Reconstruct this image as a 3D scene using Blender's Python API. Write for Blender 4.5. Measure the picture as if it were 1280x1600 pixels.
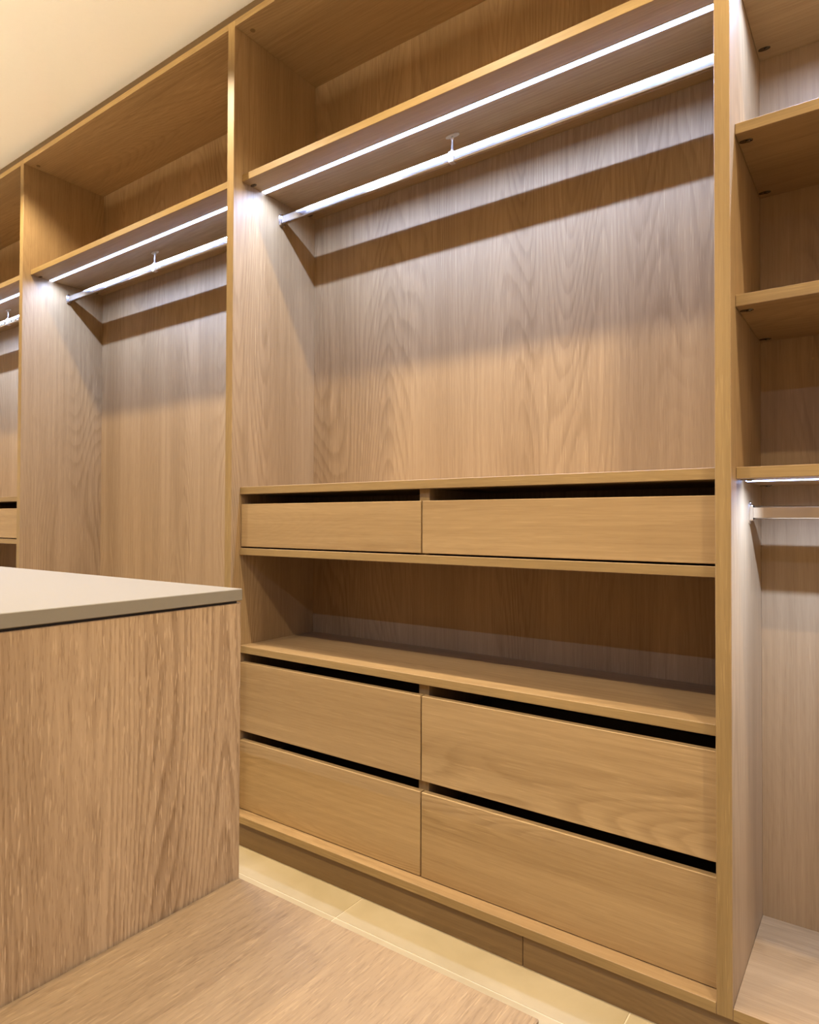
import bpy, bmesh, math, random
from mathutils import Vector, Matrix, Euler

# ------------------------------------------------------------------ scene, camera, light
for o in list(bpy.data.objects):
    bpy.data.objects.remove(o)
S = bpy.context.scene
C = S.collection
random.seed(4)

cam_d = bpy.data.cameras.new('camera')
cam = bpy.data.objects.new('camera', cam_d)
C.objects.link(cam)
S.camera = cam
YAW, PITCH, ROLL = math.radians(35.5649), math.radians(0.811), math.radians(0.1898)
fw = Vector((-math.sin(YAW)*math.cos(PITCH), math.cos(YAW)*math.cos(PITCH), math.sin(PITCH)))
rt = Vector((math.cos(YAW), math.sin(YAW), 0))
up = rt.cross(fw)
r2 = rt*math.cos(ROLL) + up*math.sin(ROLL)
u2 = -rt*math.sin(ROLL) + up*math.cos(ROLL)
m = Matrix((r2, u2, -fw)).transposed().to_4x4()
m.translation = Vector((0, 0, 1.08))
cam.matrix_world = m
cam_d.sensor_fit = 'VERTICAL'
cam_d.sensor_height = 36
cam_d.lens = 1040.5/1600*36
cam_d.clip_start = 0.02

w = bpy.data.worlds.new('world')
S.world = w
w.use_nodes = True
w.node_tree.nodes['Background'].inputs[0].default_value = (1.0, 0.86, 0.68, 1)
w.node_tree.nodes['Background'].inputs[1].default_value = 0.05

S.view_settings.view_transform = 'Standard'
S.view_settings.look = 'None'
S.view_settings.gamma = 1.0
S.view_settings.exposure = 0.0
S.view_settings.use_curve_mapping = False

WARM = (1.0, 0.85, 0.62)
COOL = (0.39, 0.55, 1.0)
LED_WATT = 14.5          # per metre of strip, directed down by the profile
FILL_POWER = 6.0  # glow of the added ceiling fill strip
FILL_WATT = 10.5          # per unit: added out-of-view lamp that brightens the ceiling
ROW_POWER = 72.0
ROW_BACK_POWER = 62.0
LED_POWER = 16.0
DOWNLIGHTS = [(x, 1.154, ROW_POWER) for x in (-4.03, -3.03, -2.03, -1.03, -0.03, 0.97)] + \
             [(x, -0.06, ROW_BACK_POWER) for x in (-4.03, -3.03, -2.03, -1.03, -0.03, 0.97)]

# ------------------------------------------------------------------ materials
def new_mat(name):
    m = bpy.data.materials.new(name)
    m.use_nodes = True
    nt = m.node_tree
    return m, nt, nt.nodes['Principled BSDF']

def oak(name, axis, dark=(0.195, 0.114, 0.046), light=(0.395, 0.262, 0.128), cath=0.5, pore=0.5, rough=0.5, scale=1.0, short=1.0, freq=46.0):
    """procedural oak veneer; the grain runs along 'axis' of the piece."""
    m, nt, b = new_mat(name)
    N, L = nt.nodes, nt.links
    tc = N.new('ShaderNodeTexCoord')
    oi = N.new('ShaderNodeObjectInfo')
    off = N.new('ShaderNodeVectorMath'); off.operation = 'SCALE'
    off.inputs[0].default_value = (37.1, 53.7, 19.3)
    L.new(oi.outputs['Random'], off.inputs['Scale'])
    add = N.new('ShaderNodeVectorMath'); add.operation = 'ADD'
    L.new(tc.outputs['Object'], add.inputs[0]); L.new(off.outputs[0], add.inputs[1])
    sp = N.new('ShaderNodeSeparateXYZ'); L.new(add.outputs[0], sp.inputs[0])
    order = {'X': (1, 2, 0), 'Y': (0, 2, 1), 'Z': (0, 1, 2)}[axis]
    cb = N.new('ShaderNodeCombineXYZ')
    for i, k in enumerate(order):
        L.new(sp.outputs[k], cb.inputs[i])
    def stretched(a, c):
        mu = N.new('ShaderNodeVectorMath'); mu.operation = 'MULTIPLY'
        mu.inputs[1].default_value = (a*scale, a*scale, c*scale)
        L.new(cb.outputs[0], mu.inputs[0])
        return mu
    def noise(a, c, detail, dist=0.0, rough_=0.5):
        n = N.new('ShaderNodeTexNoise'); n.inputs['Scale'].default_value = 1.0
        n.inputs['Detail'].default_value = detail
        n.inputs['Roughness'].default_value = rough_
        n.inputs['Distortion'].default_value = dist
        L.new(stretched(a, c).outputs[0], n.inputs['Vector'])
        return n.outputs['Fac']
    def math_(op, x, y=None, clamp=False):
        n = N.new('ShaderNodeMath'); n.operation = op; n.use_clamp = clamp
        for i, v in enumerate((x, y)):
            if v is None: continue
            if isinstance(v, (int, float)): n.inputs[i].default_value = v
            else: L.new(v, n.inputs[i])
        return n.outputs[0]
    def remap(x, a, b_, c, d):
        n = N.new('ShaderNodeMapRange'); n.interpolation_type = 'SMOOTHSTEP'
        for i, v in zip((1, 2, 3, 4), (a, b_, c, d)): n.inputs[i].default_value = v
        L.new(x, n.inputs[0]); return n.outputs[0]
    broad = remap(noise(7.0, 0.35, 2.0), 0.32, 0.68, 0.0, 1.0)
    straight = remap(noise(80.0, 1.9*short, 3.0, 0.0, 0.6), 0.25, 0.75, 0.0, 1.0)
    field = noise(4.2, 0.55, 0.6, 0.2)
    wob = noise(60.0, 5.0, 2.0)
    ringv = math_('ADD', math_('MULTIPLY', field, freq), math_('MULTIPLY', wob, 0.5))
    fr = math_('FRACT', ringv)
    ring = math_('ADD', remap(fr, 0.0, 0.55, 0.0, 1.0), remap(fr, 0.82, 1.0, 0.0, -1.0))
    mask = remap(noise(3.3, 0.5, 1.0), 0.45, 0.58, 0.15, 1.0)
    ring_amt = math_('MULTIPLY', math_('SUBTRACT', ring, 0.6), math_('MULTIPLY', mask, cath))
    pores = remap(noise(340.0, 14.0*short, 2.0, 0.0, 0.6), 0.52, 0.66, 0.0, 1.0)
    flecks = remap(noise(300.0, 12.0*short, 1.0, 0.0, 0.5), 0.60, 0.70, 0.0, 1.0)
    v = math_('MULTIPLY', broad, 0.26)
    v = math_('ADD', v, math_('MULTIPLY', straight, 0.24))
    v = math_('ADD', v, math_('MULTIPLY', ring_amt, 0.30))
    v = math_('ADD', v, 0.33)
    v = math_('SUBTRACT', v, math_('MULTIPLY', pores, 0.20*pore))
    v = math_('ADD', v, math_('MULTIPLY', math_('MULTIPLY', flecks, 0.55*pore), math_('ADD', 0.35, math_('MULTIPLY', mask, 0.65))), clamp=True)
    ramp = N.new('ShaderNodeValToRGB')
    ramp.color_ramp.elements[0].color = (*dark, 1)
    ramp.color_ramp.elements[1].color = (*light, 1)
    ramp.color_ramp.elements[0].position = 0.05
    ramp.color_ramp.elements[1].position = 0.95
    L.new(v, ramp.inputs[0])
    L.new(ramp.outputs[0], b.inputs['Base Color'])
    b.inputs['Roughness'].default_value = rough
    b.inputs['Specular IOR Level'].default_value = 0.35
    bp = N.new('ShaderNodeBump'); bp.inputs['Strength'].default_value = 0.22*pore
    bp.inputs['Distance'].default_value = 0.0008
    L.new(v, bp.inputs['Height']); L.new(bp.outputs[0], b.inputs['Normal'])
    return m

M = {}
for ax in 'XYZ':
    M['oak'+ax] = oak('oak_grain_'+ax.lower(), ax, cath=0.72 if ax == 'Z' else 0.5)
M['front'] = oak('oak_drawer_front', 'X', dark=(0.24, 0.142, 0.052), light=(0.47, 0.315, 0.14), cath=0.95)
M['filler'] = oak('shade_dark_filler', 'X', dark=(0.05, 0.026, 0.008), light=(0.10, 0.058, 0.020), cath=0.3)  # shade of the recess below the ceiling, put into the colour
M['edge_x'] = oak('oak_edge_x', 'X', dark=(0.185, 0.112, 0.036), light=(0.38, 0.25, 0.095), cath=0.2)
M['edge_z'] = oak('oak_edge_z', 'Z', dark=(0.185, 0.112, 0.036), light=(0.38, 0.25, 0.095), cath=0.2)
M['islandZ'] = oak('limed_oak_upright', 'Z', dark=(0.19, 0.106, 0.042), light=(0.44, 0.293, 0.146), cath=1.1, pore=1.15, short=2.2, freq=58.0)
M['benchY'] = oak('limed_oak_seat', 'Y', dark=(0.152, 0.087, 0.034), light=(0.318, 0.207, 0.092), cath=1.6, pore=1.1, short=2.6, freq=66.0)
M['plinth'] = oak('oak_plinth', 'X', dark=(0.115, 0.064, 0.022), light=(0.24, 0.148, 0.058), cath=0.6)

def plain(name, col, rough=0.5, metal=0.0, spec=0.5, noise_amt=0.0, nscale=20.0, bump=0.0):
    m, nt, b = new_mat(name)
    b.inputs['Roughness'].default_value = rough
    b.inputs['Metallic'].default_value = metal
    b.inputs['Specular IOR Level'].default_value = spec
    N, L = nt.nodes, nt.links
    tc = N.new('ShaderNodeTexCoord'); n = N.new('ShaderNodeTexNoise')
    n.inputs['Scale'].default_value = nscale; n.inputs['Detail'].default_value = 4
    L.new(tc.outputs['Object'], n.inputs['Vector'])
    mx = N.new('ShaderNodeMix'); mx.data_type = 'RGBA'
    mx.inputs['A'].default_value = (*[c*(1-noise_amt) for c in col], 1)
    mx.inputs['B'].default_value = (*[min(1, c*(1+noise_amt)) for c in col], 1)
    L.new(n.outputs['Fac'], mx.inputs['Factor'])
    L.new(mx.outputs['Result'], b.inputs['Base Color'])
    if bump:
        bp = N.new('ShaderNodeBump'); bp.inputs['Strength'].default_value = bump
        bp.inputs['Distance'].default_value = 0.001
        L.new(n.outputs['Fac'], bp.inputs['Height']); L.new(bp.outputs[0], b.inputs['Normal'])
    return m

M['ceiling'] = plain('ceiling_paint', (0.90, 0.86, 0.78), 0.85, noise_amt=0.01, nscale=60)
M['wall'] = plain('wall_paint', (0.70, 0.63, 0.52), 0.85, noise_amt=0.01, nscale=60)
M['worktop'] = plain('worktop_stone', (0.205, 0.168, 0.104), 0.6, spec=0.3, noise_amt=0.02, nscale=90)
M['dark'] = plain('shadow_gap', (0.04, 0.03, 0.025), 0.7, noise_amt=0.05)
M['chrome'] = plain('chrome', (0.86, 0.86, 0.87), 0.10, 1.0, noise_amt=0.02, nscale=40)
M['satin'] = plain('satin_chrome', (0.80, 0.79, 0.78), 0.28, 1.0, noise_amt=0.02, nscale=40)
M['nickel'] = plain('dark_nickel', (0.20, 0.16, 0.11), 0.25, 1.0, noise_amt=0.05)
M['alu'] = plain('aluminium_profile', (0.80, 0.80, 0.80), 0.35, 1.0, noise_amt=0.02)
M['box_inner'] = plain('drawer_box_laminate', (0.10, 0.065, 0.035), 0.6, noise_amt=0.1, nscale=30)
M['grout'] = plain('grout', (0.55, 0.46, 0.30), 0.9, noise_amt=0.05, nscale=80)

def tile_mat():
    m, nt, b = new_mat('sandstone_tile')
    N, L = nt.nodes, nt.links
    tc = N.new('ShaderNodeTexCoord'); oi = N.new('ShaderNodeObjectInfo')
    ad = N.new('ShaderNodeVectorMath'); ad.operation = 'MULTIPLY_ADD'
    ad.inputs[1].default_value = (1, 1, 1)
    sc = N.new('ShaderNodeVectorMath'); sc.operation = 'SCALE'; sc.inputs[0].default_value = (31, 17, 7)
    L.new(oi.outputs['Random'], sc.inputs['Scale'])
    L.new(tc.outputs['Object'], ad.inputs[0]); L.new(sc.outputs[0], ad.inputs[2])
    n = N.new('ShaderNodeTexNoise'); n.inputs['Scale'].default_value = 5.0; n.inputs['Detail'].default_value = 6
    n.inputs['Distortion'].default_value = 0.6
    L.new(ad.outputs[0], n.inputs['Vector'])
    r = N.new('ShaderNodeValToRGB')
    r.color_ramp.elements[0].position = 0.3; r.color_ramp.elements[0].color = (0.34, 0.265, 0.145, 1)
    r.color_ramp.elements[1].position = 0.7; r.color_ramp.elements[1].color = (0.42, 0.335, 0.20, 1)
    L.new(n.outputs['Fac'], r.inputs[0]); L.new(r.outputs[0], b.inputs['Base Color'])
    b.inputs['Roughness'].default_value = 0.42
    return m
M['tile'] = tile_mat()

def emit(name, col, strength):
    m, nt, b = new_mat(name)
    b.inputs['Base Color'].default_value = (0.9, 0.9, 0.9, 1)
    b.inputs['Emission Color'].default_value = (*col, 1)
    b.inputs['Emission Strength'].default_value = strength
    return m
M['led'] = emit('led_diffuser', COOL, LED_POWER)
M['led_far'] = emit('led_diffuser_opposite', COOL, LED_POWER)
M['ceiling_fill'] = emit('ceiling_fill_glow', WARM, FILL_POWER)  # added glow, only there to fill the ceiling
M['lens'] = emit('downlight_lens', WARM, 12.0)

# ------------------------------------------------------------------ helpers
def empty(name, loc, label=None, cat=None, group=None, kind=None):
    o = bpy.data.objects.new(name, None)
    o.empty_display_size = 0.1
    C.objects.link(o); o.location = loc
    tag(o, label, cat, group, kind)
    return o

def tag(o, label=None, cat=None, group=None, kind=None):
    if label: o['label'] = label
    if cat: o['category'] = cat
    if group: o['group'] = group
    if kind: o['kind'] = kind
    return o

WL = {}
def wloc(o):
    return WL.get(o.name, Vector(o.location))

def place(name, me, loc, parent=None):
    o = bpy.data.objects.new(name, me)
    C.objects.link(o)
    loc = Vector(loc)
    if parent is not None:
        o.parent = parent
        o.location = loc - wloc(parent)
    else:
        o.location = loc
    WL[o.name] = loc
    return o

def mesh_from(bm, name, mat, smooth=False):
    me = bpy.data.meshes.new(name)
    bm.normal_update()
    bm.to_mesh(me); bm.free()
    for mm in (mat if isinstance(mat, (list, tuple)) else [mat]):
        me.materials.append(mm)
    if smooth:
        for p in me.polygons: p.use_smooth = True
    return me

def add_box(bm, x0, x1, y0, y1, z0, z1, c, bev=0.0, mi=0):
    r = bmesh.ops.create_cube(bm, size=1.0)
    vs = r['verts']
    for v in vs:
        v.co.x = (x0 if v.co.x < 0 else x1) - c[0]
        v.co.y = (y0 if v.co.y < 0 else y1) - c[1]
        v.co.z = (z0 if v.co.z < 0 else z1) - c[2]
    fs = list({f for v in vs for f in v.link_faces})
    for f in fs: f.material_index = mi
    if bev:
        es = list({e for v in vs for e in v.link_edges})
        bmesh.ops.bevel(bm, geom=es, offset=bev, segments=1, affect='EDGES', profile=0.5)

def box(name, x0, x1, y0, y1, z0, z1, mat, parent=None, bev=0.0008):
    c = ((x0+x1)/2, (y0+y1)/2, (z0+z1)/2)
    bm = bmesh.new()
    add_box(bm, x0, x1, y0, y1, z0, z1, c, bev)
    return place(name, mesh_from(bm, name, mat), c, parent)

def board(name, x0, x1, y0, y1, z0, z1, face, edge, parent=None, bev=0.0008):
    """a veneered board with its front edge (towards -y) banded in its own strip of veneer."""
    c = ((x0+x1)/2, (y0+y1)/2, (z0+z1)/2)
    bm = bmesh.new()
    add_box(bm, x0, x1, y0, y1, z0, z1, c, bev)
    bm.normal_update()
    for f in bm.faces:
        if f.normal.y < -0.9: f.material_index = 1
    return place(name, mesh_from(bm, name, [face, edge]), c, parent)

def oval_pts(wd, ht, n=28, p=2.6):
    pts = []
    for i in range(n):
        a = 2*math.pi*i/n
        ca, sa = math.cos(a), math.sin(a)
        pts.append((wd/2*math.copysign(abs(ca)**(2/p), ca), ht/2*math.copysign(abs(sa)**(2/p), sa)))
    return pts

def stadium(wd, ht, k=4, r=0.0035):
    """flat-sided rail section with small rounded corners."""
    pts = []
    for q, (sx, sy) in enumerate(((1, 1), (-1, 1), (-1, -1), (1, -1))):
        for i in range(k+1):
            a = math.pi/2*(q + i/k)
            pts.append((sx*(wd/2-r)+r*math.cos(a), sy*(ht/2-r)+r*math.sin(a)))
    return pts

def add_prism(bm, pts, h0, h1, axis='X', c=(0, 0, 0)):
    def mk(a, b, h):
        return {'X': (h, a, b), 'Y': (a, h, b), 'Z': (a, b, h)}[axis]
    lo = [bm.verts.new(Vector(mk(a, b, h0)) + Vector(c)) for a, b in pts]
    hi = [bm.verts.new(Vector(mk(a, b, h1)) + Vector(c)) for a, b in pts]
    n = len(pts)
    for i in range(n):
        f = bm.faces.new((lo[i], lo[(i+1) % n], hi[(i+1) % n], hi[i]))
        f.smooth = math.dist(pts[i], pts[(i+1) % n]) < 0.004
    bm.faces.new(lo[::-1]); bm.faces.new(hi)

def add_ring(bm, outer, inner, h0, h1, axis='X', c=(0, 0, 0)):
    def mk(a, b, h):
        return Vector({'X': (h, a, b), 'Y': (a, h, b), 'Z': (a, b, h)}[axis]) + Vector(c)
    n = len(outer)
    R = [[bm.verts.new(mk(a, b, h)) for a, b in pts] for pts, h in ((outer, h0), (outer, h1), (inner, h1), (inner, h0))]
    for k in range(4):
        A, B = R[k], R[(k+1) % 4]
        for i in range(n):
            f = bm.faces.new((A[i], A[(i+1) % n], B[(i+1) % n], B[i])); f.smooth = k in (0, 2) and (A[i].co-A[(i+1) % n].co).length < 0.004

def add_lathe(bm, prof, c=(0, 0, 0), seg=16):
    rings = []
    for r, z in prof:
        rings.append([bm.verts.new(Vector((r*math.cos(2*math.pi*i/seg), r*math.sin(2*math.pi*i/seg), z)) + Vector(c)) for i in range(seg)])
    for A, B in zip(rings, rings[1:]):
        for i in range(seg):
            f = bm.faces.new((A[i], A[(i+1) % seg], B[(i+1) % seg], B[i])); f.smooth = True
    bm.faces.new(rings[0][::-1]); bm.faces.new(rings[-1])

def prism_obj(bm, name, mat, loc, parent):
    bmesh.ops.recalc_face_normals(bm, faces=bm.faces)
    return place(name, mesh_from(bm, name, mat), loc, parent)

# ------------------------------------------------------------------ dimensions (metres)
P0L, P0R, P1L, P1R, P2L, P2R = -3.2536, -3.2229, -1.7846, -1.7511, -0.278, -0.2481
PCL, PDR = -4.72, 0.72                       # far ends of the outer two units
YP, YS, YSD, YD, YB = 1.441, 1.4764, 1.4925, 1.4798, 1.8264
YW = 1.845                                   # back wall
ZB0, ZB1 = 0.1054, 0.1283
ZT0, ZT1 = 2.7229, 2.7455
ZCEIL = 2.803
ZL0, ZL1 = 2.2178, 2.2418
ZC0, ZC1 = 1.1685, 1.1928
ZS0, ZS1 = 0.9669, 0.9895
ZM0, ZM1 = 0.6431, 0.6663
YLED, YROD = 1.5686, 1.6545

# ------------------------------------------------------------------ room shell
XL, XR, YF = -4.76, 1.26, -0.676
FZ = 0.0275                                  # finished floor level
YK = 1.453                                   # face of the plinth
def struct(o): return tag(o, kind='structure')

# floor: bed with separate tiles near the aisle
GX, GY, GAP = (-1.194, -0.4517), 1.338, 0.003
pitch = GX[1] - GX[0]
floor = struct(box('floor', XL, XR, YF, YW, -0.05, FZ-0.0012, M['grout'], None, 0))
ys = [GY]
while ys[-1] > YF: ys.append(ys[-1] - pitch)
ys = sorted([max(y, YF) for y in ys]) + [YW]
xs = [GX[0]]
while xs[0] > XL: xs.insert(0, xs[0] - pitch)
xs[0] = XL
while xs[-1] < XR: xs.append(xs[-1] + pitch)
xs[-1] = XR
tmesh = {}
for i in range(len(xs)-1):
    for j in range(len(ys)-1):
        x0, x1, y0, y1 = xs[i]+GAP/2, xs[i+1]-GAP/2, ys[j]+GAP/2, ys[j+1]-GAP/2
        if x1-x0 < 0.02 or y1-y0 < 0.02: continue
        key = (round(x1-x0, 4), round(y1-y0, 4))
        c = ((x0+x1)/2, (y0+y1)/2, FZ-0.0065)
        if key not in tmesh:
            bm = bmesh.new(); add_box(bm, x0, x1, y0, y1, FZ-0.013, FZ, c, 0.0006)
            tmesh[key] = mesh_from(bm, 'floor_tile', M['tile'])
        place('floor_tile', tmesh[key], c, floor)

struct(box('ceiling', XL, XR, YF, YW, ZCEIL, ZCEIL+0.05, M['ceiling'], None, 0))
struct(box('wall_back', XL, XR, YW, YW+0.08, 0, ZCEIL, M['wall'], None, 0))
struct(box('wall_left', XL-0.08, XL, YF, YW, 0, ZCEIL, M['wall'], None, 0))
struct(box('wall_right', XR, XR+0.08, YF, YW, 0, ZCEIL, M['wall'], None, 0))
struct(box('wall_front', XL, XR, YF-0.08, YF, 0, ZCEIL, M['wall'], None, 0))

# plinth under the units (two boards meeting under the middle unit) and the filler under the ceiling
pl = struct(empty('baseboard_back', (-0.7049, YK, FZ)))
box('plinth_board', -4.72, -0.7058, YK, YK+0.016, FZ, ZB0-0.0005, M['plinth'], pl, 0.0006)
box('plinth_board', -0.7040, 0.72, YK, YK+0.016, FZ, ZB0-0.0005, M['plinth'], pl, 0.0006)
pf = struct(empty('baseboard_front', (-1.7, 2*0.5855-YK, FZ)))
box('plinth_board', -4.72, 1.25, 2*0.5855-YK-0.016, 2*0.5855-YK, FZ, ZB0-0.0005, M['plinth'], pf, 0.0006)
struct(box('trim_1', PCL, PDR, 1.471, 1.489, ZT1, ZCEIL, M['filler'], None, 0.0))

# ------------------------------------------------------------------ wardrobe fittings
ROD_W, ROD_H = 0.015, 0.030
def hanging_rail(x0, x1, z, parent, support_x=None, top=None, left_end=True, right_end=True):
    bm = bmesh.new()
    L2 = (x1-x0)/2
    add_prism(bm, stadium(ROD_W, ROD_H, 6), -L2+0.001, L2-0.001)
    c = ((x0+x1)/2, YROD, z)
    rail = prism_obj(bm, 'hanging_rail', M['chrome'], c, parent)
    for side, xx in ((1, x0), (-1, x1)):
        bm = bmesh.new()
        o_, i_ = stadium(0.0215, 0.037), stadium(ROD_W+0.0008, ROD_H+0.0008)
        a, b = sorted((0, side*0.009))
        add_ring(bm, o_, i_, a, b)
        a, b = sorted((0, side*0.0022))
        add_prism(bm, oval_pts(0.026, 0.052, 24, 2.4), a, b)
        # screw head over the socket
        rr = [(0.004*math.cos(t*math.pi/5), 0.004*math.sin(t*math.pi/5)+0.0215) for t in range(10)]
        a, b = sorted((side*0.0022, side*0.0042))
        add_prism(bm, rr, a, b)
        prism_obj(bm, 'rail_socket', M['chrome'], (xx, YROD, z), rail)
    if support_x is not None:
        hgt = top - z
        bm = bmesh.new()
        add_prism(bm, oval_pts(0.046, 0.017, 28, 2.2), hgt-0.003, hgt, 'Z')
        r0 = ROD_H/2
        add_lathe(bm, [(0.0068, r0-0.001), (0.0066, r0+0.005), (0.0038, r0+0.011), (0.0031, hgt-0.016), (0.0036, hgt-0.014),
                       (0.0054, hgt-0.012), (0.0054, hgt-0.008), (0.0036, hgt-0.007), (0.0036, hgt-0.003)])
        for dx in (-0.0055, 0.0, 0.0055):
            w_ = 0.0022 if dx else 0.0016
            add_ring(bm, stadium(ROD_W+0.0045, ROD_H+0.0045), stadium(ROD_W+0.0004, ROD_H+0.0004), dx-w_, dx+w_)
        add_ring(bm, stadium(ROD_W+0.0030, ROD_H+0.0030), stadium(ROD_W+0.0004, ROD_H+0.0004), -0.0075, 0.0075)
        prism_obj(bm, 'rail_support', M['satin'], (support_x, YROD, z), rail)
    return rail

def light_strip(x0, x1, z, parent, core=True):
    """LED profile let into the underside of a shelf at height z, with a slightly proud diffuser."""
    c = ((x0+x1)/2, YLED, z)
    bm = bmesh.new()
    add_box(bm, x0+0.001, x1-0.001, YLED-0.0105, YLED-0.0085, z-0.0012, z+0.0002, c)
    add_box(bm, x0+0.001, x1-0.001, YLED+0.0085, YLED+0.0105, z-0.0012, z+0.0002, c)
    s = place('light_strip', mesh_from(bm, 'light_strip', M['alu']), c, parent)
    box('diffuser', x0+0.003, x1-0.003, YLED-0.0084, YLED+0.0084, z-0.0026, z-0.0001, M['led'] if core else M['led_far'], s, 0.0012)
    l = bpy.data.lights.new('strip_lamp', 'AREA')
    l.shape = 'RECTANGLE'; l.size = x1-x0-0.090; l.size_y = 0.006
    l.energy = LED_WATT*(x1-x0)*(1.0 if core else 0.55); l.color = COOL; l.spread = math.radians(164)
    lo = bpy.data.objects.new('strip_lamp', l)
    C.objects.link(lo); lo.parent = s; lo.location = (0, 0, -0.0030)
    return s

fit_me = None
def fitting(x, y, z, parent, side=1):
    """small oval shelf fixing on the underside beside the upright."""
    global fit_me
    if fit_me is None:
        bm = bmesh.new()
        add_prism(bm, oval_pts(0.026, 0.013, 20, 2.2), -0.0016, 0.0, 'Z')
        add_prism(bm, oval_pts(0.010, 0.007, 14, 2.0), -0.0034, -0.0016, 'Z', (0.004, 0, 0))
        bmesh.ops.recalc_face_normals(bm, faces=bm.faces)
        fit_me = mesh_from(bm, 'shelf_fixing', M['nickel'])
    return place('shelf_fixing', fit_me, (x, y, z), parent)

cap_me = None
def cap(x, y, z, parent):
    global cap_me
    if cap_me is None:
        bm = bmesh.new()
        add_prism(bm, oval_pts(0.017, 0.017, 20, 2.0), -0.0012, 0.0, 'Z')
        bmesh.ops.recalc_face_normals(bm, faces=bm.faces)
        cap_me = mesh_from(bm, 'cover_cap', M['plinth'])
    return place('cover_cap', cap_me, (x, y, z), parent)

def upright(x0, x1, parent):
    return board('side_panel', x0, x1, YP, YW-0.001, ZB0, ZT1, M['oakZ'], M['edge_z'], parent, 0.001)

def shelf(x0, x1, y, z0, z1, parent, name='shelf'):
    return board(name, x0+0.0004, x1-0.0004, y, YB, z0, z1, M['oakX'], M['edge_x'], parent, 0.0009)

def drawer(x0, x1, z0, z1, parent, boxh):
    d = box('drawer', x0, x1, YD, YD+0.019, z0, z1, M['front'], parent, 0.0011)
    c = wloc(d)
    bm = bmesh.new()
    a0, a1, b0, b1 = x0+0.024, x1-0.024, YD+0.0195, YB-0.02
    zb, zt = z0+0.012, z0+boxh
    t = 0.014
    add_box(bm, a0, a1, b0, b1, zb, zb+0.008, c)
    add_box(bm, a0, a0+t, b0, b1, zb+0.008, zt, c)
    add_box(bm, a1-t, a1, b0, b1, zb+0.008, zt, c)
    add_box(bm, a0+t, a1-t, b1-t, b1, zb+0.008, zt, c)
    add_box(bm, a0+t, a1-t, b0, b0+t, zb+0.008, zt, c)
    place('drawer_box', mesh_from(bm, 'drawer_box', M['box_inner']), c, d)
    return d

def carcass(x0, x1, u):
    """base, top and back between two uprights whose inner faces are x0 and x1."""
    board('base_panel', x0+0.0004, x1-0.0004, YP, YB, ZB0, ZB1, M['oakX'], M['edge_x'], u)
    board('top_panel', x0+0.0004, x1-0.0004, YP, YB, ZT0, ZT1, M['oakX'], M['edge_x'], u)
    box('back_panel', x0+0.0004, x1-0.0004, YB+0.0003, YB+0.0125, ZB0, ZT1, M['oakZ'], u, 0)

def led_shelf(x0, x1, u, left_fix=True):
    s = shelf(x0, x1, YS, ZL0, ZL1, u)
    if left_fix:
        fitting(x0+0.0145, 1.514, ZL0, s)
        fitting(x0+0.0145, 1.785, ZL0, s)
    light_strip(x0, x1, ZL0, u)
    return s

def chest(x0, x1, u):
    """counter, two slim drawers, open niche and four deep drawers."""
    shelf(x0, x1, YS, ZC0, ZC1, u, 'counter')
    shelf(x0, x1, YS, ZS0, ZS1, u)
    shelf(x0, x1, YS, ZM0, ZM1, u)
    g = x0 + 0.733
    board('divider', g-0.0198, g+0.0131, 1.4992, YB, ZS1, ZC0, M['oakZ'], M['edge_z'], u)
    board('divider', g-0.0198, g+0.0131, 1.4992, YB, ZB1, ZM0, M['oakZ'], M['edge_z'], u)
    for z0, z1, bh in ((0.9945, 1.1356, 0.09), (0.3853, 0.6112, 0.16), (0.1300, 0.3543, 0.16)):
        drawer(x0+0.003, g-0.0021, z0, z1, u, bh)
        drawer(g+0.0021, x1-0.003, z0, z1, u, bh)

# ------------------------------------------------------------------ unit 1: the middle unit with drawers
uA = empty('wardrobe_unit', ((P1L+P2R)/2, YP, ZB0),
           'tall open oak unit with lit rail above two slim and four deep drawers', 'wardrobe')
upright(P1L, P1R, uA); upright(P2L, P2R, uA)
carcass(P1R, P2L, uA)
led_shelf(P1R, P2L, uA)
hanging_rail(P1R, P2L, 2.1515, uA, -1.032, ZL0)
chest(P1R, P2L, uA)
cap(-1.7155, 1.487, ZT0, uA)

# ------------------------------------------------------------------ unit 2: full-height hanging, left of it
uB = empty('wardrobe_unit', ((P0L+P1L)/2, YP, ZB0),
           'open oak unit without drawers, full-height hanging under one lit shelf, behind the island', 'wardrobe')
upright(P0L, P0R, uB)
carcass(P0R, P1L, uB)
led_shelf(P0R, P1L, uB)
hanging_rail(P0R, P1L, 2.1515, uB, -2.5145, ZL0)
cap(-3.1887, 1.4897, ZT0, uB)

# ------------------------------------------------------------------ unit 3: far left, seen at the picture edge
uC = empty('wardrobe_unit', ((PCL+P0L)/2, YP, ZB0),
           'narrow glimpse of oak unit at far left edge, lit rail above one slim drawer', 'wardrobe')
upright(PCL, PCL+0.031, uC)
carcass(PCL+0.031, P0L, uC)
led_shelf(PCL+0.031, P0L, uC)
hanging_rail(PCL+0.031, P0L, 2.1515, uC, -3.857, ZL0)
chest(PCL+0.031, P0L, uC)

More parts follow.
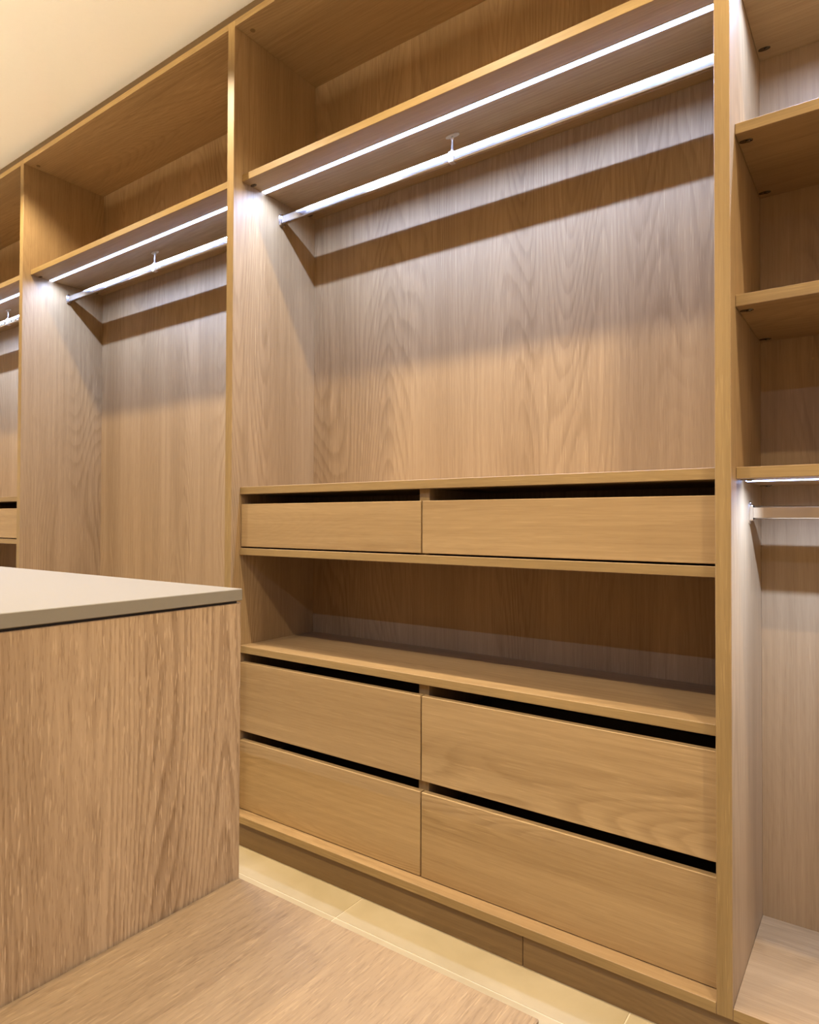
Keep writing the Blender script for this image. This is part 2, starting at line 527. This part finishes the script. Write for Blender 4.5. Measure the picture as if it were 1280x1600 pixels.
# ------------------------------------------------------------------ unit 4: shelves and low rail, right edge
uD = empty('wardrobe_unit', ((P2R+PDR)/2, YP, ZB0),
           'oak unit at the right edge with three stacked shelves above a low lit rail', 'wardrobe')
upright(PDR-0.031, PDR, uD)
DR = PDR-0.031
carcass(P2R, DR, uD)
s = shelf(P2R, DR, YS, ZL0, ZL1, uD)
fitting(P2R+0.0175, 1.781, ZL0, s)
light_strip(P2R, DR, ZL0, uD)
for z0, z1, led in ((1.8774, 1.8999, 0), (1.5222, 1.5464, 0), (1.1695, 1.1929, 1)):
    s = shelf(P2R, DR, YSD, z0, z1, uD)
    fitting(P2R+0.0155, 1.530, z0, s)
    fitting(P2R+0.0150, 1.797, z0, s)
    if led: light_strip(P2R+0.004, DR, z0, uD)
hanging_rail(P2R, DR, 1.102, uD)

# ------------------------------------------------------------------ the row of units across the aisle, behind the viewpoint
def turn(u):
    u.location = (u.location.x, 2*0.5855 - u.location.y, u.location.z)
    u.rotation_euler = (0, 0, math.pi)
for k, (x0, x1) in enumerate(((-4.722, -3.22), (-3.219, -1.73), (-1.729, -0.24), (-0.239, 1.25))):
    u = empty('wardrobe_unit', ((x0+x1)/2, YP, ZB0),
              'open oak hanging unit with lit shelf in the opposite row, %s' %
              ('farthest from the bench', 'behind the island', 'behind the bench', 'nearest the right wall')[k], 'wardrobe', 'opposite wardrobes')
    ZO = 2.34
    for xx in ((x0, x1-0.031) if k == 0 else (x0,)):
        board('side_panel', xx, xx+0.031, YP, YW-0.001, ZB0, ZO, M['oakZ'], M['edge_z'], u, 0.001)
    xe = x1-0.031 if k == 0 else x1
    board('base_panel', x0+0.0314, xe-0.0004, YP, YB, ZB0, ZB1, M['oakX'], M['edge_x'], u)
    box('back_panel', x0+0.0314, xe-0.0004, YB+0.0003, YB+0.0125, ZB0, ZO, M['oakZ'], u, 0)
    board('top_panel', x0, x1, YP, YW-0.001, ZO+0.0005, ZO+0.0235, M['oakX'], M['edge_x'], u)
    shelf(x0+0.031, xe, YS, ZL0, ZL1, u)
    light_strip(x0+0.031, xe, ZL0, u, False)
    box('light_baffle', x0, x1, YP, YP+0.018, ZO+0.024, ZO+0.070, M['oakX'], u)  # added unseen lip, keeps the fill strip's light off the opposite fronts
    cv = box('ceiling_fill_strip', x0+0.02, x1-0.02, 1.60, 1.64, ZO+0.024, ZO+0.036, M['ceiling_fill'], u, 0.001)  # added glowing strip, out of view, to lift the ceiling
    l = bpy.data.lights.new('ceiling_fill_lamp', 'AREA')  # added lamp aimed along the ceiling from out of view
    l.shape = 'RECTANGLE'; l.size = x1-x0-0.05; l.size_y = 0.03
    l.energy = FILL_WATT; l.color = WARM; l.spread = math.radians(44)
    lo = bpy.data.objects.new('ceiling_fill_lamp', l)
    C.objects.link(lo); lo.parent = cv; lo.location = (0, 0, 0.008)
    lo.rotation_euler = (-math.radians(90+15), 0, 0)
    turn(u)

# ------------------------------------------------------------------ island and bench
IX, IY, IXL, IYF = -1.0085, 0.855, -2.75, 0.25
isl = empty('island_cabinet', ((IX+IXL)/2, (IY+IYF)/2, FZ),
            'limed oak island base with vertical grain end panel under the cream worktop', 'cabinet')
box('end_panel', IX-0.022, IX, IYF, IY, FZ, 0.9225, M['islandZ'], isl, 0.001)
box('end_panel', IXL, IXL+0.022, IYF, IY, FZ, 0.9225, M['islandZ'], isl, 0.001)
box('long_panel', IXL+0.0225, IX-0.0225, IY-0.022, IY, FZ, 0.9225, M['islandZ'], isl, 0.001)
box('long_panel', IXL+0.0225, IX-0.0225, IYF, IYF+0.022, FZ, 0.9225, M['islandZ'], isl, 0.001)
box('shadow_gap_rail', IXL+0.006, IX-0.006, IYF+0.006, IY-0.006, 0.9225, 0.9275, M['dark'], isl, 0)
wt = box('island_worktop', IXL-0.004, IX+0.004, IYF-0.004, IY+0.0, 0.9275, 0.9500, M['worktop'], None, 0.0012)
tag(wt, 'smooth cream worktop lying on the oak island', 'worktop')

BX, BZ = -0.388, 0.4027
bn = empty('bench', ((IX+BX)/2, 0.55, FZ), 'low limed oak bench seat against the end of the island', 'bench')
box('seat', IX+0.0042, BX, IYF, 0.850, BZ-0.025, BZ, M['benchY'], bn, 0.0012)
box('end_panel', IX+0.0012, BX, 0.828, 0.850, FZ, BZ-0.0255, M['islandZ'], bn, 0.001)
box('end_panel', IX+0.0012, BX, IYF, IYF+0.022, FZ, BZ-0.0255, M['islandZ'], bn, 0.001)
box('front_panel', BX-0.022, BX, IYF+0.0225, 0.8275, FZ, BZ-0.0255, M['islandZ'], bn, 0.001)

# ------------------------------------------------------------------ downlights in the ceiling
for i, (x, y, pw) in enumerate(DOWNLIGHTS):
    d = empty('downlight', (x, y, ZCEIL), 'round recessed ceiling downlight, %s along the %s row' % (('first', 'second', 'third', 'fourth', 'fifth', 'sixth')[i % 6], ('wardrobe side', 'bench side')[i//6]), 'ceiling light', 'recessed ceiling downlights')
    bm = bmesh.new()
    add_ring(bm, oval_pts(0.084, 0.084, 32, 2.0), oval_pts(0.062, 0.062, 32, 2.0), -0.003, 0.0, 'Z')
    prism_obj(bm, 'trim_ring', M['worktop'], (x, y, ZCEIL), d)
    bm = bmesh.new()
    add_prism(bm, oval_pts(0.060, 0.060, 32, 2.0), -0.0015, 0.0, 'Z')
    prism_obj(bm, 'lens', M['lens'], (x, y, ZCEIL), d)
    l = bpy.data.lights.new('downlight_lamp', 'SPOT')
    l.energy = pw; l.color = WARM; l.shadow_soft_size = 0.02
    l.spot_size = math.radians(124); l.spot_blend = 0.5
    lo = bpy.data.objects.new('downlight_lamp', l)
    C.objects.link(lo); lo.parent = d; lo.location = (0, 0, -0.012)
